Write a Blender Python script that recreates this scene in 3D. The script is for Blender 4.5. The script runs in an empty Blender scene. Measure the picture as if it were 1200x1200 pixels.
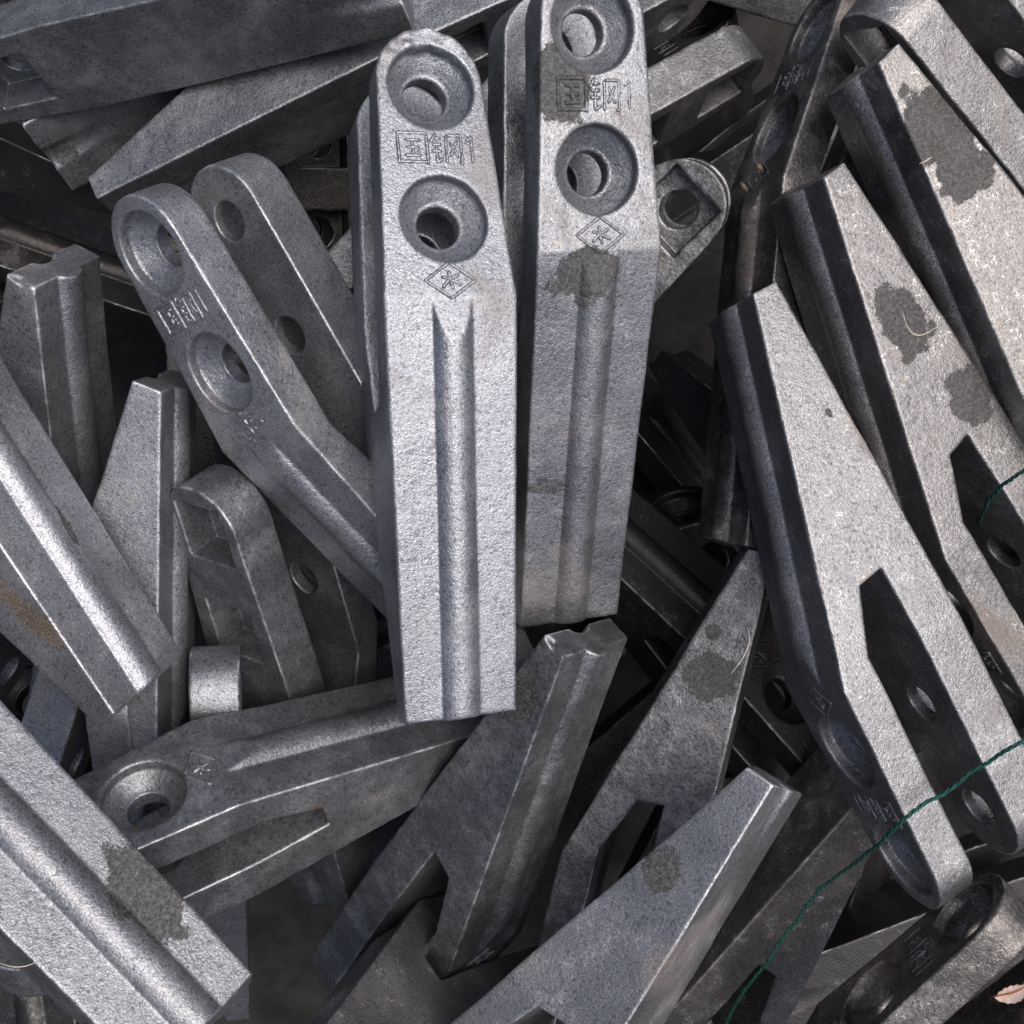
import bpy, math, random
import numpy as np
from mathutils import Vector, Quaternion, Matrix

scene = bpy.context.scene
COL = scene.collection

# ------------------------------------------------------------------ camera
CAM_Z = 0.86
cam_d = bpy.data.cameras.new('camera')
cam = bpy.data.objects.new('camera', cam_d)
COL.objects.link(cam)
cam.location = (0, 0, CAM_Z)
cam.rotation_euler = (0, 0, 0)
cam_d.sensor_width = 36.0
cam_d.sensor_fit = 'AUTO'
cam_d.angle = 2 * math.atan(600 / 1348.0)
cam_d.clip_start = 0.02
cam_d.clip_end = 200
scene.camera = cam

# ------------------------------------------------------------------ sky and sun
SUN_DIR = Vector((0.36, 0.06, 0.93)).normalized()
elev = math.asin(SUN_DIR.z)
world = bpy.data.worlds.new('World')
scene.world = world
world.use_nodes = True
wn = world.node_tree
bg = wn.nodes['Background']
sky = wn.nodes.new('ShaderNodeTexSky')
sky.sky_type = 'NISHITA'
sky.sun_disc = False
sky.sun_elevation = elev
sky.sun_rotation = math.atan2(SUN_DIR.x, SUN_DIR.y)
sky.air_density = 0.75
sky.dust_density = 7.0
sky.ozone_density = 1.0
wn.links.new(sky.outputs[0], bg.inputs['Color'])
bg.inputs['Strength'].default_value = 0.09
sun_d = bpy.data.lights.new('sun', 'SUN')
sun_d.energy = 1.5
sun_d.angle = math.radians(60)
sun_d.color = (1.0, 0.975, 0.945)
sun = bpy.data.objects.new('sun', sun_d)
COL.objects.link(sun)
sun.rotation_euler = SUN_DIR.to_track_quat('Z', 'Y').to_euler()
sun.location = (0.5, 0.5, 2)
vs = scene.view_settings
vs.view_transform = 'Standard'
vs.look = 'None'
vs.exposure = 0.54
vs.gamma = 1.0
vs.use_curve_mapping = False
scene.cycles.max_bounces = 4
scene.cycles.diffuse_bounces = 2
scene.cycles.glossy_bounces = 3

# ------------------------------------------------------------------ materials
def nodes_of(m):
    m.use_nodes = True
    nt = m.node_tree
    nt.nodes.clear()
    return nt

class NT:
    def __init__(self, m):
        self.nt = nodes_of(m)
    def n(self, t, **kw):
        nd = self.nt.nodes.new(t)
        ins = kw.pop('ins', {})
        for k, v in kw.items():
            setattr(nd, k, v)
        for k, v in ins.items():
            if hasattr(v, 'is_output'):
                self.nt.links.new(v, nd.inputs[k])
            else:
                nd.inputs[k].default_value = v
        return nd
    def math(self, op, a, b=0.0, c=0.0, clamp=False):
        nd = self.n('ShaderNodeMath', operation=op, ins={0: a, 1: b, 2: c})
        nd.use_clamp = clamp
        return nd.outputs[0]
    def vmath(self, op, a, b=(0, 0, 0)):
        return self.n('ShaderNodeVectorMath', operation=op, ins={0: a, 1: b})
    def ramp(self, x, lo, hi, a=0.0, b=1.0):
        nd = self.n('ShaderNodeMapRange', ins={0: x, 1: lo, 2: hi, 3: a, 4: b})
        nd.clamp = True
        nd.interpolation_type = 'SMOOTHSTEP'
        return nd.outputs[0]
    def noise(self, vec, scale, detail=3.0, rough=0.55, dist=0.0):
        return self.n('ShaderNodeTexNoise', ins={'Vector': vec, 'Scale': scale, 'Detail': detail, 'Roughness': rough, 'Distortion': dist}).outputs[0]
    def mix(self, f, a, b, mode='MIX'):
        nd = self.n('ShaderNodeMix', data_type='RGBA', blend_type=mode)
        for k, v in ((0, f), (6, a), (7, b)):
            if hasattr(v, 'is_output'):
                self.nt.links.new(v, nd.inputs[k])
            else:
                nd.inputs[k].default_value = v if not isinstance(v, tuple) or len(v) == 4 else v + (1.0,)
        return nd.outputs[2]

def cast_steel():
    m = bpy.data.materials.new('cast_steel')
    T = NT(m)
    co = T.n('ShaderNodeTexCoord').outputs['Object']
    A = lambda name: T.n('ShaderNodeAttribute', attribute_type='OBJECT', attribute_name=name)
    seed = A('seed').outputs['Fac']
    warm = A('warm').outputs['Fac']
    tone = A('tone').outputs['Fac']
    off = T.n('ShaderNodeCombineXYZ', ins={0: seed, 1: T.math('MULTIPLY', seed, 1.7), 2: T.math('MULTIPLY', seed, 0.6)}).outputs[0]
    v = T.vmath('ADD', co, off).outputs[0]
    grain = T.noise(v, 1250, 2, 0.65)          # shot-blast grain, about a millimetre
    crinkle = T.noise(v, 560, 2, 0.65)
    mid = T.noise(v, 120, 2, 0.6)
    blot = T.noise(v, 30, 3, 0.62)
    big = T.noise(v, 15, 3, 0.65, 0.5)
    # colours
    light = T.mix(warm, (0.300, 0.316, 0.350), (0.285, 0.266, 0.252))
    dark = T.mix(warm, (0.142, 0.150, 0.170), (0.140, 0.127, 0.118))
    f = T.math('ADD', T.ramp(blot, 0.30, 0.72, 0.1, 0.45), T.ramp(grain, 0.34, 0.64, 0.0, 0.5), clamp=True)
    base = T.mix(f, dark, light)
    base = T.mix(T.ramp(grain, 0.56, 0.72, 0, 0.38), base, (0.58, 0.59, 0.61))   # bare bright grains
    base = T.mix(T.ramp(crinkle, 0.32, 0.45, 0.6, 0.0), base, (0.06, 0.06, 0.066))
    # pale squiggles of flaked scale
    rid = T.math('ABSOLUTE', T.math('SUBTRACT', T.noise(v, 240, 2, 0.5, 1.2), 0.5))
    sq = T.math('MULTIPLY', T.ramp(rid, 0.004, 0.020, 1.0, 0.0), T.ramp(T.math('ADD', T.math('MULTIPLY', blot, 0.5), T.math('MULTIPLY', mid, 0.5)), 0.54, 0.60))
    sq = T.math('MULTIPLY', sq, T.math('ADD', 0.15, T.math('MULTIPLY', warm, 1.0)))
    base = T.mix(T.math('MINIMUM', sq, 0.9), base, (0.80, 0.79, 0.77))
    # rust bloom
    ru = T.math('MULTIPLY', T.ramp(big, 0.54, 0.72), T.math('ADD', 0.24, T.math('MULTIPLY', warm, 0.45)))
    base = T.mix(ru, base, (0.19, 0.135, 0.10))
    yr = T.math('MULTIPLY', T.ramp(T.math('MULTIPLY', blot, mid), 0.44, 0.48), 0.15)
    base = T.mix(yr, base, (0.38, 0.24, 0.10))
    # dust and oily dirt in patches, plus gap shade painted onto the deep teeth
    gr = T.math('MULTIPLY', T.ramp(T.math('ADD', T.math('ADD', T.math('MULTIPLY', big, 0.45), T.math('MULTIPLY', mid, 0.3)), T.math('MULTIPLY', crinkle, 0.25)), 0.64, 0.40), A('grime_shade').outputs['Fac'], 0.0, True)
    gr = T.math('ADD', gr, T.math('MULTIPLY', T.math('MAXIMUM', T.math('SUBTRACT', A('grime_shade').outputs['Fac'], 1.0), 0.0), 2.2), clamp=True)  # even darkening of the deepest teeth, shade of the gaps put into colour
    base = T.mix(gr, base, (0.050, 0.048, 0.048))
    # bare worn edges
    wear = T.n('ShaderNodeAttribute', attribute_type='GEOMETRY', attribute_name='wear').outputs['Fac']
    wr = T.math('MULTIPLY', T.ramp(wear, 0.42, 0.85), T.ramp(T.math('ADD', T.math('MULTIPLY', mid, 0.5), T.math('MULTIPLY', blot, 0.5)), 0.44, 0.58))
    base = T.mix(T.math('MULTIPLY', wr, 0.7), base, (0.74, 0.75, 0.77))
    rc, rr = A('rust').outputs['Vector'], A('rust_r').outputs['Vector']
    rd_ = T.vmath('LENGTH', T.vmath('DIVIDE', T.vmath('SUBTRACT', co, rc).outputs[0], T.vmath('MAXIMUM', rr, (1e-4, 1e-4, 1e-4)).outputs[0]).outputs[0]).outputs['Value']
    rm = T.ramp(T.math('ADD', rd_, T.math('MULTIPLY', T.math('SUBTRACT', mid, 0.5), 1.6)), 0.45, 1.05, 0.55, 0.0)
    base = T.mix(rm, base, T.mix(T.ramp(grain, 0.4, 0.6), (0.16, 0.090, 0.045), (0.44, 0.27, 0.12)))
    # soaked oil stains, each with its own place and ragged outline
    st = None
    for k in range(4):
        c = A('stain%d' % k).outputs['Vector']
        r = A('stain%d_r' % k).outputs['Vector']
        d = T.vmath('DIVIDE', T.vmath('SUBTRACT', co, c).outputs[0], T.vmath('MAXIMUM', r, (1e-4, 1e-4, 1e-4)).outputs[0]).outputs[0]
        ln = T.vmath('LENGTH', d).outputs['Value']
        ln = T.math('ADD', ln, T.math('ADD', T.math('MULTIPLY', T.math('SUBTRACT', mid, 0.5), 0.7), T.math('ADD', T.math('MULTIPLY', T.math('SUBTRACT', blot, 0.5), 1.7), T.math('MULTIPLY', T.math('SUBTRACT', grain, 0.5), 0.35))))
        mk = T.ramp(ln, 0.85, 0.99, 1.0, 0.0)
        st = mk if st is None else T.math('MAXIMUM', st, mk)
    stc = T.mix(T.ramp(grain, 0.4, 0.65), (0.020, 0.0195, 0.019), (0.060, 0.058, 0.056))
    base = T.mix(T.math('MULTIPLY', st, T.ramp(crinkle, 0.35, 0.7, 0.97, 0.72)), base, stc)
    base = T.mix(1.0, base, T.n('ShaderNodeCombineXYZ', ins={0: tone, 1: tone, 2: tone}).outputs[0], 'MULTIPLY')
    # relief
    h = T.math('ADD', T.math('MULTIPLY', grain, 0.00045), T.math('ADD', T.math('MULTIPLY', crinkle, 0.0005), T.math('MULTIPLY', mid, 0.00025)))
    bump = T.n('ShaderNodeBump', ins={'Height': h, 'Strength': 0.45, 'Distance': 1.0})
    p = T.n('ShaderNodeBsdfPrincipled')
    L = T.nt.links.new
    L(base, p.inputs['Base Color'])
    L(bump.outputs[0], p.inputs['Normal'])
    met = T.math('SUBTRACT', 0.74, T.math('ADD', T.math('MULTIPLY', ru, 0.6), T.math('MULTIPLY', st, 0.6)), clamp=True)
    L(met, p.inputs['Metallic'])
    L(T.math('ADD', T.ramp(blot, 0.3, 0.7, 0.32, 0.49), T.math('ADD', T.math('MULTIPLY', ru, 0.5), T.math('MULTIPLY', st, 0.25))), p.inputs['Roughness'])
    out = T.n('ShaderNodeOutputMaterial')
    L(p.outputs[0], out.inputs[0])
    return m

def simple_mat(name, c1, c2, scale, rough=0.8, bump=0.0, metallic=0.0):
    m = bpy.data.materials.new(name)
    T = NT(m)
    co = T.n('ShaderNodeTexCoord').outputs['Object']
    nz = T.noise(co, scale, 4, 0.6)
    base = T.mix(T.ramp(nz, 0.3, 0.7), c1, c2)
    p = T.n('ShaderNodeBsdfPrincipled', ins={'Roughness': rough, 'Metallic': metallic, 'Specular IOR Level': 0.15})
    T.nt.links.new(base, p.inputs['Base Color'])
    if bump:
        b = T.n('ShaderNodeBump', ins={'Height': nz, 'Strength': 0.6, 'Distance': bump})
        T.nt.links.new(b.outputs[0], p.inputs['Normal'])
    out = T.n('ShaderNodeOutputMaterial')
    T.nt.links.new(p.outputs[0], out.inputs[0])
    return m

STEEL = cast_steel()
FLOOR = simple_mat('oily_concrete', (0.014, 0.0135, 0.013), (0.032, 0.030, 0.029), 30, 0.85, 0.002)
STRING = simple_mat('green_twine', (0.010, 0.045, 0.040), (0.022, 0.095, 0.080), 900, 0.6, 0.0003)
STRAW = simple_mat('dry_straw', (0.45, 0.40, 0.33), (0.62, 0.57, 0.48), 400, 0.7)
TWIG = simple_mat('brown_husk', (0.10, 0.075, 0.055), (0.20, 0.15, 0.11), 400, 0.8)
LEAF = simple_mat('dry_leaf', (0.55, 0.40, 0.34), (0.72, 0.60, 0.53), 500, 0.7, 0.0003)
LEAF_VEIN = simple_mat('leaf_vein', (0.28, 0.11, 0.06), (0.36, 0.16, 0.09), 300, 0.7)

# ------------------------------------------------------------------ ground
def mesh_obj(name, verts, faces, mat, parent=None, smooth=True):
    me = bpy.data.meshes.new(name)
    me.from_pydata([tuple(map(float, v)) for v in verts], [], faces)
    me.materials.append(mat)
    if smooth:
        me.polygons.foreach_set('use_smooth', [True] * len(me.polygons))
    me.update()
    o = bpy.data.objects.new(name, me)
    COL.objects.link(o)
    if parent:
        o.parent = parent
    return o

g = mesh_obj('ground', [(-6, -6, 0), (6, -6, 0), (6, 6, 0), (-6, 6, 0)], [(0, 1, 2, 3)], FLOOR)
g['kind'] = 'structure'

# ------------------------------------------------------------------ the casting as a distance field (millimetres)
# x = width, y = length from the cutting tip, z = outward from the back face to the lettered face
S = dict(tipw=24.5, bw=27.5, ew=22., yb=168., ye=279., zt=13., zb=64., sy=131., sB=21., sA=34., ky=161., kz=46., bb=-2., be=-2.5, h1=199.7, h2=254.5)
PROF = [(0, 0), (S['yb'], S['bb']), (S['ye'], S['be']), (S['ye'], S['sB'] - 1), (S['sy'], S['sB']), (S['sy'] + 2, S['sA']),
        (S['ky'], S['kz']), (S['ye'], S['kz'] + .5), (S['ye'], S['zb'] + 1), (S['yb'], S['zb']), (0, S['zt'])]
def plan():
    yt = S['ye'] - S['ew']
    pts = [(-S['tipw'], 0), (S['tipw'], 0), (S['bw'], S['yb'])]
    for a in np.linspace(0, np.pi, 33):
        pts.append((S['ew'] * np.cos(a), yt + S['ew'] * np.sin(a)))
    pts.append((-S['bw'], S['yb']))
    return pts
def polysdf(px, py, poly):
    d = np.full(px.shape, 1e18)
    s = np.ones(px.shape)
    for i in range(len(poly)):
        ax, ay = poly[i]
        bx, by = poly[i - 1]
        ex, ey = bx - ax, by - ay
        wx, wy = px - ax, py - ay
        t = np.clip((wx * ex + wy * ey) / (ex * ex + ey * ey + 1e-12), 0, 1)
        d = np.minimum(d, (wx - ex * t) ** 2 + (wy - ey * t) ** 2)
        c1 = py >= ay
        c2 = py < by
        c3 = ex * wy > ey * wx
        s = np.where((c1 & c2 & c3) | (~c1 & ~c2 & ~c3), -s, s)
    return s * np.sqrt(d)
def rmax(a, b, r):
    return np.minimum(np.maximum(a + r, b + r), 0) + np.hypot(np.maximum(a + r, 0), np.maximum(b + r, 0)) - r
def smin(a, b, k):
    h = np.maximum(k - np.abs(a - b), 0) / k
    return np.minimum(a, b) - h * h * k * 0.25
def trilin(A, u):
    i = np.clip(np.floor(u).astype(np.int32), 0, np.array(A.shape) - 2)
    f = u - i
    out = 0
    for dx in (0, 1):
        for dy in (0, 1):
            for dz in (0, 1):
                w = (f[..., 0] if dx else 1 - f[..., 0]) * (f[..., 1] if dy else 1 - f[..., 1]) * (f[..., 2] if dz else 1 - f[..., 2])
                out = out + w * A[i[..., 0] + dx, i[..., 1] + dy, i[..., 2] + dz]
    return out
def lattice_noise(axes, cell, rng):
    dims = [int((ax[-1] - ax[0]) / cell) + 3 for ax in axes]
    L = rng.normal(size=dims)
    def up(L, ax, axis):
        u = (ax - ax[0]) / cell
        i = np.floor(u).astype(int)
        f = u - i
        f = f * f * (3 - 2 * f)
        sh = [1, 1, 1]
        sh[axis] = len(ax)
        f = f.reshape(sh)
        return np.take(L, i, axis) * (1 - f) + np.take(L, i + 1, axis) * f
    for k in range(3):
        L = up(L, axes[k], k)
    return L

VOX = 0.72
def casting_field(seed, crust=0.0, chips=()):
    rng = np.random.default_rng(seed)
    lo = np.array([-31.5, -4.5, -8.0])
    hi = np.array([31.5, 284.0, 70.0])
    n = np.ceil((hi - lo) / VOX).astype(int) + 1
    ax = [lo[i] + VOX * np.arange(n[i]) for i in range(3)]
    X, Y, Z = ax[0][:, None, None], ax[1][None, :, None], ax[2][None, None, :]
    pl = polysdf(*np.meshgrid(ax[0], ax[1], indexing='ij'), plan())
    pr = polysdf(*np.meshgrid(ax[1], ax[2], indexing='ij'), PROF)
    D = rmax(pl[:, :, None], pr[None], 1.0)
    # ridge down the middle of the lettered face of the wedge
    sl = (S['zb'] - S['zt']) / S['yb']
    hgt = (Z - (S['zt'] + sl * Y)) / math.hypot(1, sl)
    rd = np.sqrt(X ** 2 + (hgt + 5.1) ** 2) - 9.6            # half-round bar ...
    rd = rmax(rd, hgt - (167.0 - Y) * 0.27 + 0 * X, 0.4)      # ... planed off level with the lettered pad
    rd = np.maximum(rd, -6 - hgt)
    rd = rmax(rd, -Y + 0 * Z, 0.8)
    rd = np.maximum(rd, Y - 167.0)
    D = smin(D, rd, 0.25)
    # shallow groove in the back face at the tip
    gd = np.sqrt((X / 1.5) ** 2 + (Z + 1.0 + 0.1 * Y) ** 2) - 4.6
    D = rmax(D, -gd, 1.2)
    # bolt holes: counterbored on the lettered leg, square seats on the other
    for hy in (S['h1'], S['h2']):
        r = np.sqrt(X ** 2 + (Y - hy) ** 2)
        D = rmax(D, -(r + 0 * Z - 8.8), 0.7)
        zz = S['zb'] + 0.7 - Z
        cut = np.maximum((r - np.minimum(17.6, 10.2 + (11.0 - zz) * 1.35)) * 0.75, zz - 11.0)
        cut = np.maximum(cut, -(Z - 50))
        D = rmax(D, -cut, 0.9)
        sq = np.maximum(np.maximum(np.abs(X) - 14.8, np.abs(Y - hy) - 14.8), Z - 14.5)
        D = rmax(D, -sq, 0.8)
    # casting unevenness
    D = D + 0.22 * lattice_noise(ax, 24.0, rng) + 0.05 * lattice_noise(ax, 7.0, rng) + 0.03 * lattice_noise(ax, 2.6, rng)
    if crust:
        w = np.exp(-((Y - 276) / 9.0) ** 2) * np.clip((Z - 52) / 8, 0, 1)
        w = w * (np.abs(X) < 40)
        D = D - crust * w * np.abs(lattice_noise(ax, 4.6, rng))
    for (cx, cy, cz, cr) in chips:
        q = np.sqrt((X - cx) ** 2 + (Y - cy) ** 2 + (Z - cz) ** 2) - cr + 0.9 * lattice_noise(ax, 4.0, rng)
        D = rmax(D, -q, 0.5)
    return ax, lo, D

def surface_nets(D):
    neg = D < 0
    nx, ny, nz = D.shape
    c = sum(neg[a:nx - 1 + a, b:ny - 1 + b, e:nz - 1 + e].astype(np.int8) for a in (0, 1) for b in (0, 1) for e in (0, 1))
    act = (c > 0) & (c < 8)
    ids = np.full(act.shape, -1, np.int64)
    cells = np.argwhere(act)
    ids[act] = np.arange(len(cells))
    acc = np.zeros((len(cells), 3))
    cnt = np.zeros(len(cells))
    corners = [(a, b, e) for a in (0, 1) for b in (0, 1) for e in (0, 1)]
    for p in corners:
        for k in range(3):
            if p[k] == 0:
                q = list(p)
                q[k] = 1
                vp = D[cells[:, 0] + p[0], cells[:, 1] + p[1], cells[:, 2] + p[2]]
                vq = D[cells[:, 0] + q[0], cells[:, 1] + q[1], cells[:, 2] + q[2]]
                x = (vp < 0) != (vq < 0)
                t = np.where(x, vp / np.where(x, vp - vq, 1), 0)
                pos = np.array(p, float)[None].repeat(len(cells), 0)
                pos[:, k] += t
                acc[x] += pos[x]
                cnt[x] += 1
    V = cells + acc / cnt[:, None]
    quads = []
    for k in range(3):
        a, b = (k + 1) % 3, (k + 2) % 3
        sl0 = [slice(1, -1)] * 3
        sl1 = [slice(1, -1)] * 3
        sl0[k] = slice(0, -1)
        sl1[k] = slice(1, None)
        n0, n1 = neg[tuple(sl0)], neg[tuple(sl1)]
        e = np.argwhere(n0 != n1)
        o = np.array([1, 1, 1])
        o[k] = 0
        base = e + o
        fl = n0[tuple(e.T)]
        da = np.zeros(3, int)
        da[a] = 1
        db = np.zeros(3, int)
        db[b] = 1
        g_ = lambda off: ids[tuple((base + off).T)]
        q = np.stack([g_(-da - db), g_(-db), g_(0 * da), g_(-da)], 1)
        q[~fl] = q[~fl][:, ::-1]
        quads.append(q)
    return V, np.concatenate(quads)

def build_casting(seed, **kw):
    ax, lo, D = casting_field(seed, **kw)
    V, Q = surface_nets(D)
    G = np.gradient(D)
    for _ in range(2):
        d = trilin(D, V)
        gr = np.stack([trilin(g_, V) for g_ in G], 1)
        V = V - gr * (d / np.maximum((gr ** 2).sum(1), 1e-6))[:, None].clip(-0.4, 0.4)
    gr = np.stack([trilin(g_, V) for g_ in G], 1)
    N = gr / np.linalg.norm(gr, axis=1)[:, None]
    lap = sum(np.gradient(G[k], axis=k) for k in range(3))
    wear = np.clip(trilin(lap, V) / VOX, 0, 2)
    P = lo + V * VOX
    cen = P[Q].mean(1)
    yA = S['zt'] + (S['zb'] - S['zt']) / S['yb'] * cen[:, 1]
    part = np.zeros(len(Q), int)                       # wedge
    leg = cen[:, 1] > 150
    mid = 0.5 * (S['kz'] + S['sB'])
    part[leg & (cen[:, 2] >= mid)] = 2
    part[leg & (cen[:, 2] < mid)] = 3
    part[(part == 0) & (np.abs(cen[:, 0]) < 9.2) & (cen[:, 2] > yA + 0.55 + 0.2 * (np.abs(cen[:, 0]) > 8))] = 1
    meshes = []
    for k, nm in enumerate(('wedge', 'ridge', 'leg', 'leg')):
        q = Q[part == k]
        used, inv = np.unique(q, return_inverse=True)
        f = inv.reshape(-1, 4)
        me = bpy.data.meshes.new(nm)
        me.vertices.add(len(used))
        me.vertices.foreach_set('co', (P[used] / 1000).ravel())
        me.loops.add(len(f) * 4)
        me.loops.foreach_set('vertex_index', f.ravel().astype(np.int32))
        me.polygons.add(len(f))
        me.polygons.foreach_set('loop_start', np.arange(0, len(f) * 4, 4, dtype=np.int32))
        me.polygons.foreach_set('loop_total', np.full(len(f), 4, np.int32))
        me.update(calc_edges=True)
        me.polygons.foreach_set('use_smooth', np.ones(len(f), bool))
        at = me.attributes.new('wear', 'FLOAT', 'POINT')
        at.data.foreach_set('value', wear[used].astype(np.float32))
        me.normals_split_custom_set_from_vertices(N[used].tolist())
        me.materials.append(STEEL)
        meshes.append(me)
    return meshes

# ------------------------------------------------------------------ raised cast lettering: 国 钢 1 and the diamond mark
def zface(y):
    return float(np.interp(y, [0, S['yb'], S['ye']], [S['zt'], S['zb'], S['zb'] + 1]))
def strokes_mesh(name, strokes, w=0.88, h=0.70, seed=0):
    rng = random.Random(seed)
    verts, faces = [], []
    prof = [(-1.25, -0.5), (-0.8, 0.45), (-0.3, 0.95), (0.3, 0.95), (0.8, 0.45), (1.25, -0.5)]
    for st in strokes:
        pts = []
        for (a, b) in zip(st[:-1], st[1:]):
            m = max(2, int(math.dist(a, b) / 0.7))
            for i in range(m):
                pts.append((a[0] + (b[0] - a[0]) * i / m, a[1] + (b[1] - a[1]) * i / m))
        pts.append(st[-1])
        base = len(verts)
        n = len(pts)
        for i, (x, y) in enumerate(pts):
            j0, j1 = max(i - 1, 0), min(i + 1, n - 1)
            tx, ty = pts[j1][0] - pts[j0][0], pts[j1][1] - pts[j0][1]
            l = math.hypot(tx, ty) or 1
            nx, ny = -ty / l, tx / l
            e = 0.25 if i in (0, n - 1) else 1.0
            jw = w * rng.uniform(0.8, 1.15)
            jh = h * e * rng.uniform(0.7, 1.2)
            for (u, v) in prof:
                px, py = x + nx * u * jw * (0.6 if e < 1 else 1), y + ny * u * jw * (0.6 if e < 1 else 1)
                verts.append((px / 1000, py / 1000, (zface(py) + (v * jh if v > 0 else -0.5)) / 1000))
        for i in range(n - 1):
            for k in range(5):
                a = base + i * 6 + k
                faces.append((a, a + 1, a + 7, a + 6))
        faces.append(tuple(base + k for k in range(6))[::-1])
        faces.append(tuple(base + (n - 1) * 6 + k for k in range(6)))
    me = bpy.data.meshes.new(name)
    me.from_pydata(verts, [], [f[::-1] for f in faces])
    me.polygons.foreach_set('use_smooth', [True] * len(me.polygons))
    at = me.attributes.new('wear', 'FLOAT', 'POINT')
    at.data.foreach_set('value', [0.30 if zface(v[1] * 1000) + 0.2 < v[2] * 1000 else 0.0 for v in verts])
    me.materials.append(STEEL)
    me.update()
    return me
TY = 228.4
sh = lambda sts, dx=0: [[(x + dx, y + TY) for x, y in s] for s in sts]
GUO = sh([[(-16, -6.6), (-16, 6.3), (-4.2, 6.3), (-4.2, -6.8)], [(-16, -5.6), (-3.9, -5.6)],
          [(-13.4, 3.4), (-6.8, 3.4)], [(-13, 0.3), (-7, 0.3)], [(-13.6, -3.0), (-6.6, -3.0)],
          [(-10.1, 3.4), (-10.1, -3.0)], [(-8.4, -0.8), (-7.2, -2.0)]])
GANG = sh([[(-0.4, 6.6), (-1.4, 4.4), (-2.8, 2.6)], [(-1.2, 4.3), (2.1, 4.3)], [(-2.2, 1.7), (2.0, 1.7)], [(-2.6, -1.0), (2.0, -1.0)],
           [(-0.3, 1.7), (-0.3, -5.6), (2.3, -3.9)], [(3.8, 5.6), (3.6, -6.2)], [(3.8, 5.6), (10, 5.6), (10, -6.0), (8.7, -5.2)],
           [(8.5, 3.8), (6.8, 0.2), (5.2, -3.2)], [(5.2, 3.0), (6.8, 0.2), (8.5, -3.4)]])
ONE = sh([[(12.3, 3.2), (14.4, 5.7), (14.4, -5.6)]])
EY = 174.2
eh = lambda sts: [[(x, y + EY) for x, y in s] for s in sts]
DIA = eh([[(0, 7.2), (10.4, 0), (0, -7.2), (-10.4, 0), (0, 7.2)]])
MARK = eh([[(-0.6, 3.9), (-0.2, 0.4), (0.8, -3.9)], [(-3.9, 1.5), (-0.3, 0.6), (-3.6, -3.0)], [(3.8, 2.4), (-0.1, 0.4), (4.6, -1.9)]])
GLYPHS = [('character', strokes_mesh('character', GUO, seed=1)), ('character', strokes_mesh('character', GANG, seed=2)),
          ('character', strokes_mesh('character', ONE, seed=3)), ('emblem', strokes_mesh('emblem', DIA + MARK, w=0.82, h=0.78, seed=4))]

# ------------------------------------------------------------------ casting variants
VAR = [build_casting(11, crust=0.8),
       build_casting(12),
       build_casting(13),
       build_casting(14, chips=((26, -3, 6, 6.0),))]

def make_tooth(key, var, label, loc, quat, warm=0.0, tone=1.0, grime_shade=0.4, stains=(), rust=((9000, 9000, 9000), (1, 1, 1)), seed=0.0, group='cast steel teeth heaped in a pile'):
    root = bpy.data.objects.new('bucket_tooth', None)
    COL.objects.link(root)
    root.empty_display_size = 0.02
    root.rotation_mode = 'QUATERNION'
    root.location = loc
    root.rotation_quaternion = quat
    root['label'] = label
    root['category'] = 'bucket tooth'
    root['group'] = group
    def child(name, me, par):
        o = bpy.data.objects.new(name, me)
        COL.objects.link(o)
        o.parent = par
        o['seed'] = seed
        o['warm'] = warm
        o['tone'] = tone
        o['grime_shade'] = grime_shade
        o['rust'] = [v / 1000 for v in rust[0]]
        o['rust_r'] = [v / 1000 for v in rust[1]]
        for k in range(4):
            if k < len(stains):
                c, r = stains[k]
                o['stain%d' % k] = [c[0] / 1000, c[1] / 1000, c[2] / 1000]
                o['stain%d_r' % k] = [r[0] / 1000, r[1] / 1000, r[2] / 1000]
            else:
                o['stain%d' % k] = [9.0, 9.0, 9.0]
                o['stain%d_r' % k] = [0.001, 0.001, 0.001]
        return o
    w = child('wedge', VAR[var][0], root)
    child('ridge', VAR[var][1], w)
    la = child('leg', VAR[var][2], root)
    la['label'] = 'leg with two round counterbored bolt holes'
    lb = child('leg', VAR[var][3], root)
    lb['label'] = 'leg with two square bolt seats'
    for nm, me in GLYPHS:
        o = child(nm, me, la)
    return root, la

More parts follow.
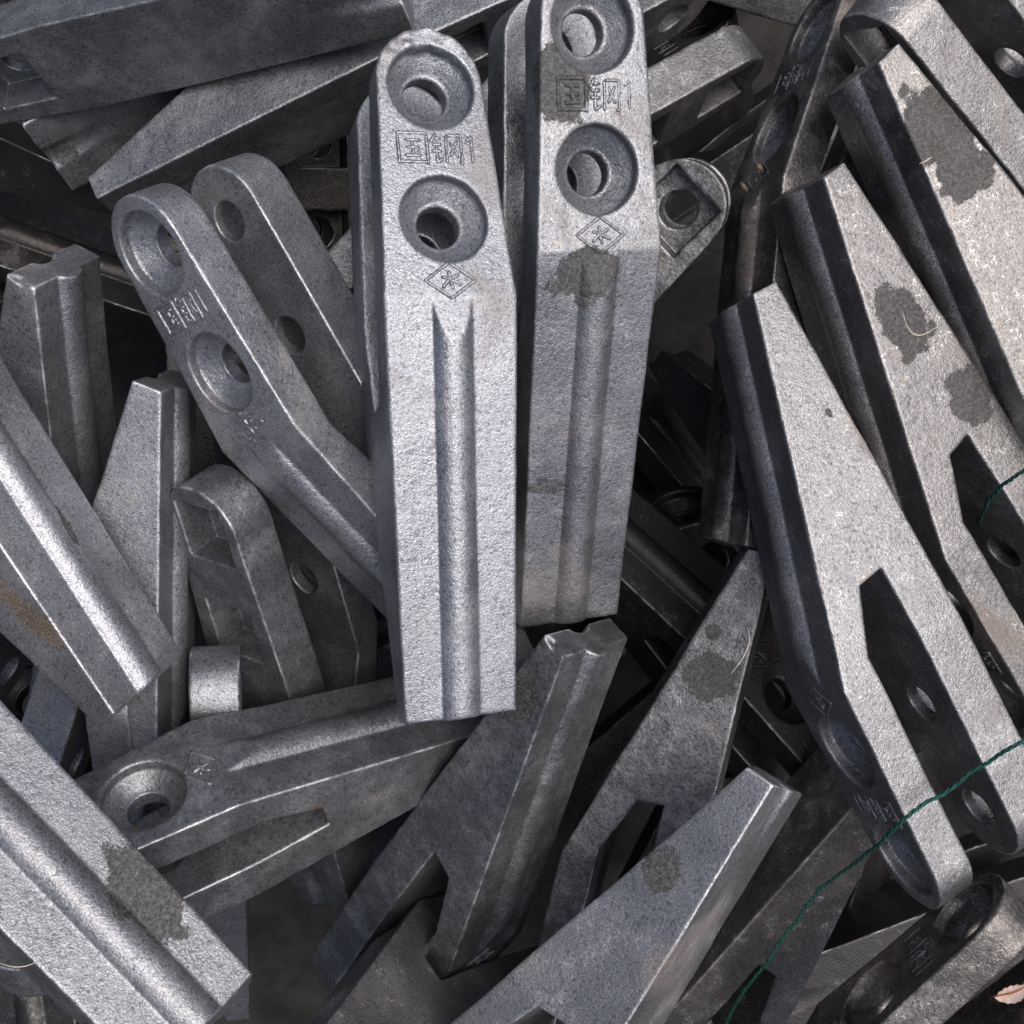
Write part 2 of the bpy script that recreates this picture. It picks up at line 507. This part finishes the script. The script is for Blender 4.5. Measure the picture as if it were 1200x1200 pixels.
# ------------------------------------------------------------------ the pile
POSES = {
    'C1': ((-0.0252, -0.0888, 0.3615), (0.9848, -0.0585, 0.1570, 0.0448)),
    'C2': ((0.0231, -0.0498, 0.3040), (0.9823, 0.0804, 0.1650, 0.0383)),
    'L1': ((0.0006, -0.0845, 0.2855), (0.9030, 0.1942, -0.3427, 0.1716)),
    'L2': ((-0.1634, -0.0807, 0.3607), (0.8025, -0.1490, 0.4700, 0.3359)),
    'L3': ((-0.1133, -0.1940, 0.4347), (0.8502, -0.2466, 0.2478, 0.3936)),
    'L4': ((-0.2078, 0.1126, 0.3510), (0.0355, -0.6039, 0.3447, -0.7178)),
    'L5': ((-0.1625, 0.0624, 0.3400), (0.0475, 0.6886, -0.2154, 0.6908)),
    'L6': ((-0.1067, -0.2260, 0.2083), (0.3031, 0.0223, 0.9134, 0.2708)),
    'H1': ((0.0111, -0.0975, 0.2502), (0.4247, -0.2027, 0.3769, 0.7978)),
    'M1': ((0.0300, -0.0510, 0.3440), (0.1176, 0.4061, -0.3471, 0.8371)),
    'M2': ((0.1320, -0.0213, 0.2869), (0.0843, -0.7914, 0.0897, 0.5987)),
    'M3': ((0.1176, -0.1177, 0.3716), (0.1332, -0.8417, 0.2394, 0.4652)),
    'M4': ((-0.0878, -0.2309, 0.4422), (0.5134, -0.7451, -0.3866, 0.1787)),
    'R1': ((0.1099, 0.0986, 0.3347), (0.1858, 0.5957, 0.1565, -0.7656)),
    'R2': ((0.1365, 0.1519, 0.3403), (0.1855, 0.5683, 0.2584, -0.7589)),
    'R3': ((0.1585, 0.1997, 0.3510), (0.2172, 0.5984, 0.3092, -0.7065)),
    'R4': ((0.1160, -0.0192, 0.2799), (0.7994, -0.1260, -0.5723, -0.1323)),
    'R5': ((0.3454, 0.0609, 0.2316), (0.5548, -0.1557, 0.6938, 0.4320)),
    'T1': ((-0.0521, 0.2389, 0.3314), (0.4199, -0.6619, 0.5099, 0.3543)),
    'T2': ((-0.2071, 0.1544, 0.2559), (0.5340, -0.3951, -0.6549, -0.3605)),
    'T3': ((-0.2472, 0.1875, 0.2472), (0.4469, -0.4402, -0.7451, -0.2267)),
    'P22': ((-0.1010, 0.0860, 0.2971), (0.6095, -0.4012, -0.6290, -0.2681)),
    'P23': ((-0.0981, -0.0209, 0.2314), (0.0424, 0.3879, 0.9030, 0.1799)),
    'BR': ((0.0785, -0.4048, 0.2964), (0.6141, -0.1848, -0.6944, -0.3263)),
    'P9': ((-0.1606, -0.2878, 0.1552), (0.7364, 0.2131, -0.5926, -0.2473)),
    'P24': ((0.1811, -0.1105, 0.2830), (0.0794, 0.7434, -0.3184, 0.5828)),
    'P28': ((0.0034, 0.0378, 0.1723), (0.3176, -0.2400, -0.0900, -0.9129)),
    'P29': ((0.1014, 0.0917, 0.1202), (0.1043, -0.3859, -0.3067, -0.8638)),
    'P31': ((0.1918, 0.2874, 0.1782), (0.7406, -0.2757, 0.3345, 0.5135)),
    'F1': ((-0.2051, 0.1851, 0.1828), (0.7310, -0.1852, 0.2701, 0.5987)),
    'F3': ((-0.2323, -0.3527, 0.2599), (0.9574, -0.2438, -0.1106, 0.1081)),
    'U0': ((-0.0839, 0.1305, 0.1119), (0.8213, -0.1654, -0.2960, -0.4589)),
    'U1': ((-0.1204, -0.0176, 0.0826), (0.1844, 0.0199, -0.9708, -0.1520)),
    'U2': ((0.0250, 0.1319, 0.1242), (0.8649, 0.0123, 0.2625, -0.4276)),
    'U3': ((-0.1624, 0.1177, 0.1087), (0.7419, -0.1600, 0.1907, 0.6225)),
    'U5': ((0.1944, -0.0666, 0.0669), (0.8171, -0.1512, 0.3558, 0.4277)),
    'U6': ((-0.1287, -0.2405, 0.1059), (0.6938, 0.3366, 0.5928, -0.2322)),
    'U9': ((0.2167, -0.2734, 0.0988), (0.9275, 0.0874, 0.3577, 0.0643)),
    'U10': ((0.1516, -0.3035, 0.1647), (0.0620, -0.5719, -0.8168, -0.0434)),
    'U13': ((0.0323, -0.4149, 0.1646), (0.0782, -0.2064, -0.9752, -0.0165)),
    'U15': ((-0.1269, -0.1073, 0.0878), (0.6743, -0.2642, -0.3999, -0.5617)),
    'N2': ((-0.1571, -0.0845, 0.1411), (0.9905, -0.0095, 0.1139, 0.0761)),
}

STAINS = {
    'C2': [((-6.1, 160.0, 60.9), (13.5, 13.5, 13.5)), ((-15.3, 232.4, 64.3), (12.0, 17.0, 12.0)), ((-18.2, 68.4, 33.7), (10.0, 3.5, 10.0)), ((-1.7, 141.9, 55.2), (5.0, 11.0, 5.0))],
    'L3': [((15.3, 47.7, 27.0), (12.0, 24.0, 12.0))],
    'R3': [((-25.1, 38.3, 8.9), (20.0, 20.0, 20.0)), ((-24.6, 57.5, 12.4), (17.0, 14.0, 17.0))],
    'R2': [((-25.4, 73.7, 15.9), (15.0, 18.0, 15.0)), ((-26.5, 117.5, 8.2), (12.0, 13.0, 12.0))],
    'M2': [((-25.5, 64.0, 14.0), (11.0, 11.5, 11.0)), ((-24.4, 43.5, 19.3), (4.5, 4.5, 4.5))],
    'M1': [((24.8, 34.3, 7.9), (11.0, 14.0, 11.0))],
    'M3': [((-25.2, 55.8, 20.4), (8.5, 9.5, 8.5))],
    'L2': [((5.2, 73.1, 35.1), (5.0, 11.0, 5.0))],
    'T3': [((-0.6, 9.4, 0.3), (9.0, 7.0, 9.0))],
    'R1': [((-25.5, 62.0, 8.0), (2.0, 3.0, 2.0))],
}
TONE = {'M3': 1.15, 'M4': 1.15, 'L2': 1.25, 'L1': 1.15, 'C1': 1.05, 'L4': 1.15, 'L5': 1.15, 'H1': 1.1}    # these castings are a little paler
RUST = {'C2': ((-2.9, 128.0, 51.7), (3.2, 3.0, 4.0)), 'L2': ((-25.4, 53.7, 18.6), (4.0, 28.0, 8.0)), 'H1': ((-26.5, 140.0, 36.0), (3.0, 10.0, 4.0))}
# key: (variant, warm tint, grime, label); highest values paint gap shade onto deep teeth
INFO = {
    'C1': (0, 0.00, 0.00, 'clean pale grey tooth upright in the centre, tip down, both bolt holes in view'),
    'C2': (1, 0.15, 0.10, 'grey tooth just right of the central one with an oil stain below its diamond'),
    'L1': (2, 0.05, 0.10, 'forked tooth leaning left of centre with both legs raised and holes facing left'),
    'L2': (3, 0.10, 0.00, 'ridged tooth at the left edge pointing down right, ochre rust on its side'),
    'L3': (2, 0.10, 0.05, 'bright ridged tooth in the bottom left corner with a long dark oil stain'),
    'L4': (3, 0.05, 0.20, 'blunt tip with step-shaped end standing up near the left edge'),
    'L5': (1, 0.00, 0.15, 'narrow tapering tip standing up between the left edge tooth and the leaning forked tooth'),
    'L6': (2, 0.00, 0.40, 'leg end with two square seats standing below the leaning forked tooth'),
    'H1': (1, 0.15, 0.40, 'tooth lying crosswise under the central tip, one round bolt hole and diamond at its left'),
    'M1': (3, 0.20, 0.50, 'dark tooth leaning below the central tip, blunt battered end upward, slot opening downward'),
    'M2': (1, 0.30, 0.65, 'scratched dark tooth seen side on with its slot above the bright bottom tooth'),
    'M3': (3, 0.30, 0.00, 'smooth bright tooth at bottom centre, tip up right with a small round dark stain'),
    'M4': (2, 0.55, 0.00, 'pinkish grey tooth at the bottom edge whose slot takes the battered tooth leg'),
    'R1': (1, 0.35, 0.15, 'frontmost of the three parallel teeth at right, open slot and rounded leg end downward'),
    'R2': (2, 0.60, 0.15, 'middle of the three parallel teeth at right, two blotchy stains above its slot'),
    'R3': (3, 0.70, 0.15, 'uppermost of the three parallel teeth at right, broad dark stain on its side'),
    'R4': (1, 0.60, 0.75, 'dark tooth behind the three parallel ones, its lettered face turned left'),
    'R5': (2, 0.55, 0.10, 'bright banded leg in the top right corner running off the right edge'),
    'T1': (1, 0.00, 0.25, 'long dark grey tooth across the top left corner with a square seat'),
    'T2': (2, 0.05, 0.25, 'dull grey wedge lying under the top left tooth, its thin tip pointing down left'),
    'T3': (3, 0.00, 0.20, 'tip with a dark smudge poking out below the top left tooth'),
    'P22': (3, 0.55, 0.35, 'rounded leg end sticking out right of the stained central tooth, near the top'),
    'P23': (1, 0.30, 0.80, 'rounded leg end with a square seat beside the stained central tooth'),
    'BR': (2, 0.90, 0.80, 'leg with a rounded end and round hole in the bottom right corner'),
    'P9': (2, 0.05, 0.15, 'pair of upright leg edges under the left edge tooth tip'),
    'P24': (3, 0.85, 0.40, 'brownish slotted tooth under the green string at lower right'),
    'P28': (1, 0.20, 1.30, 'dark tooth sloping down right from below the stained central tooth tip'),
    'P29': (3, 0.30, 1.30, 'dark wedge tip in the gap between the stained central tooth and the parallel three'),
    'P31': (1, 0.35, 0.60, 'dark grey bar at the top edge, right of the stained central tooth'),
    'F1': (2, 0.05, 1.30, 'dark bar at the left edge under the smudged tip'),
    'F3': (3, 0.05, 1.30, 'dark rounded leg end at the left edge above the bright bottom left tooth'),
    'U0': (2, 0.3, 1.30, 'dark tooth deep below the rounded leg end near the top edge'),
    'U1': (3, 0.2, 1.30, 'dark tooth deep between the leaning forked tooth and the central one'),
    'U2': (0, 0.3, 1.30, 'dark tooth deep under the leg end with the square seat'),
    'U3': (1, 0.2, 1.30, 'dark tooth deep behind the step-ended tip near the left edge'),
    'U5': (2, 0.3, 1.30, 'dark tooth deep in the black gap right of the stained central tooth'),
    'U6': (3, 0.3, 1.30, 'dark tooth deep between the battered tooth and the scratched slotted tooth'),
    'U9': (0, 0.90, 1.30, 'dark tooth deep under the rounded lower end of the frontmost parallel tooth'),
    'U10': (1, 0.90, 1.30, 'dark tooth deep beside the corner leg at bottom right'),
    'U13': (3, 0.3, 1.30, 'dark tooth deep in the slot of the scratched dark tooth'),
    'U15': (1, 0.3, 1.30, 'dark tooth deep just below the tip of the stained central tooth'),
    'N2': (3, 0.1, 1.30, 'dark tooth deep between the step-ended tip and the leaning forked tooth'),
}
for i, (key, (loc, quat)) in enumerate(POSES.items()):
    var, warm, grime_shade, label = INFO[key]
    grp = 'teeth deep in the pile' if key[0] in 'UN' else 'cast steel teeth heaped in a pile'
    make_tooth(key, var, label, loc, quat, warm=warm, tone=TONE.get(key, 1.0), grime_shade=grime_shade, stains=STAINS.get(key, ()), rust=RUST.get(key, ((9000, 9000, 9000), (1, 1, 1))), seed=round(0.37 * i + 0.11, 3), group=grp)

# ------------------------------------------------------------------ string, straw and leaf
def px(u, v, d):
    """a place in the pile given by its photograph position and its distance below the camera (millimetres)"""
    return Vector(((u - 600) * d / 1348.0 / 1000, -(v - 600) * d / 1348.0 / 1000, CAM_Z - d / 1000))
def smooth_path(pts, n=14):
    out = []
    P = [pts[0]] + list(pts) + [pts[-1]]
    for i in range(1, len(P) - 2):
        for k in range(n):
            t = k / n
            a, b, c, d = P[i - 1], P[i], P[i + 1], P[i + 2]
            out.append(0.5 * ((2 * b) + (c - a) * t + (2 * a - 5 * b + 4 * c - d) * t * t + (3 * b - a - 3 * c + d) * t ** 3))
    out.append(P[-2])
    return out
def tube(path, rad, sides=6, twist=None, taper=False):
    verts, faces = [], []
    n = len(path)
    up = Vector((0, 0, 1))
    for i, p in enumerate(path):
        t = (path[min(i + 1, n - 1)] - path[max(i - 1, 0)]).normalized()
        a = t.cross(up)
        a = a.normalized() if a.length > 1e-6 else Vector((1, 0, 0))
        b = a.cross(t).normalized()
        r = rad * (0.35 + 0.65 * math.sin(math.pi * min(max((i + .5) / n, 0), 1)) if taper else 1)
        c = p
        if twist:
            ph, off, pitch = twist
            ang = ph + i * pitch
            c = p + (a * math.cos(ang) + b * math.sin(ang)) * off
        for k in range(sides):
            th = 2 * math.pi * k / sides
            verts.append(c + (a * math.cos(th) + b * math.sin(th)) * r)
    for i in range(n - 1):
        for k in range(sides):
            k2 = (k + 1) % sides
            faces.append((i * sides + k, i * sides + k2, (i + 1) * sides + k2, (i + 1) * sides + k))
    faces.append(tuple(range(sides))[::-1])
    faces.append(tuple((n - 1) * sides + k for k in range(sides)))
    return verts, faces
def twine(name, pts, label):
    root = bpy.data.objects.new(name, None)
    COL.objects.link(root)
    root['label'] = label
    root['category'] = 'string'
    root['group'] = 'green twine caught in the pile'
    rk = random.Random(len(pts))
    path = smooth_path(pts, 26)
    wob = [Vector((rk.gauss(0, 1), rk.gauss(0, 1), rk.gauss(0, 1))) * 0.00035 for _ in range(len(path) // 9 + 3)]
    path = [q + wob[i // 9].lerp(wob[i // 9 + 1], (i % 9) / 9) for i, q in enumerate(path)]
    for k in range(3):
        v, f = tube(path, 0.00050, 6, (k * 2 * math.pi / 3, 0.00046, 0.40))
        mesh_obj('strand', v, f, STRING, root)
    return root
twine('string', [px(1290, 820, 480), px(1203, 866, 470), px(1160, 893, 478), px(1110, 925, 485), px(1060, 958, 485), px(1035, 985, 500), px(1005, 1010, 525), px(970, 1035, 545),
                 px(945, 1060, 555), px(925, 1090, 560), px(900, 1125, 563), px(870, 1165, 575), px(845, 1205, 585)],
      'long green twine trailing over the parallel teeth to the bottom edge')
twine('string', [px(1143, 650, 600), px(1146, 625, 565), px(1154, 597, 535), px(1172, 572, 510), px(1203, 551, 495), px(1260, 530, 490)],
      'short loop of green twine dipping into the slot at the right edge')

def fibre(pts, rad, mat, name, label, cat, grp):
    v, f = tube(smooth_path(pts, 8), rad, 5, None, True)
    o = mesh_obj(name, v, f, mat)
    o['label'] = label
    o['category'] = cat
    o['group'] = grp
STR = 'bits of dry straw on the pile'
fibre([px(1058, 366, 496), px(1062, 380, 494), px(1070, 391, 494), px(1082, 392, 495), px(1098, 383, 496)], 0.00028, STRAW, 'straw', 'thin curled straw on the middle stained tooth at right', 'straw', STR)
fibre([px(876, 735, 527), px(878, 752, 524), px(870, 772, 522), px(857, 789, 523)], 0.00026, STRAW, 'straw', 'thin bent straw on the scratched dark slotted tooth', 'straw', STR)
fibre([px(0, 1129, 390), px(16, 1133, 391), px(30, 1132, 392), px(44, 1127, 393)], 0.00020, STRAW, 'straw', 'hair-thin straw at the left edge of the bright corner tooth', 'straw', STR)
fibre([px(1077, 192, 478), px(1084, 189, 477), px(1092, 184, 478)], 0.00032, STRAW, 'straw', 'short straight straw on the uppermost of the three parallel teeth', 'straw', STR)
HUSK = 'dry husks caught on the pile'
for a, b, lab in (((868, 214), (875, 224), 'small brown husk low on the dark tooth behind the parallel three'), ((886, 192), (893, 199), 'small brown husk beside the diamond of the dark tooth behind the parallel three')):
    d = 552
    fibre([px(a[0], a[1], d), px((a[0] + b[0]) / 2, (a[1] + b[1]) / 2, d - 2), px(b[0], b[1], d)], 0.0013, TWIG, 'husk', lab, 'husk', HUSK)

def leaf(u, v, d, ln, wd, ang):
    root = bpy.data.objects.new('leaf', None)
    COL.objects.link(root)
    root.location = px(u, v, d)
    root.rotation_euler = (math.radians(14), math.radians(-10), ang)
    root['label'] = 'small pale pink dry leaf with a brown midrib at the bottom right edge'
    root['category'] = 'leaf'
    n, m = 22, 6
    verts, faces = [], []
    zf = lambda t, s: 0.0012 * math.sin(math.pi * t) + 0.0016 * abs(s) ** 1.5 - 0.0003 * math.cos(38 * t) * abs(s)
    for i in range(n + 1):
        t = i / n
        hw = wd * (math.sin(math.pi * t) ** 0.75) * (1 - 0.25 * t) + 1e-5
        for j in range(-m, m + 1):
            s = j / m
            verts.append(((t - 0.5) * ln, s * hw, zf(t, s)))
    k = 2 * m + 1
    for i in range(n):
        for j in range(k - 1):
            a = i * k + j
            faces.append((a, a + k, a + k + 1, a + 1))
    nv = len(verts)
    verts += [(x, y, z - 0.00025) for x, y, z in verts]
    faces += [tuple(nv + q for q in f[::-1]) for f in faces]
    mesh_obj('blade', verts, faces, LEAF, root)
    vp = [Vector(((t - 0.52) * ln, 0.0001 * math.sin(9 * t), zf(t, 0) + 0.0001)) for t in [i / 16 for i in range(17)]]
    vv, vf = tube(vp, 0.00055, 6)
    mesh_obj('midrib', vv, vf, LEAF_VEIN, root)
leaf(1186, 1160, 505, 0.0165, 0.0052, math.radians(24))
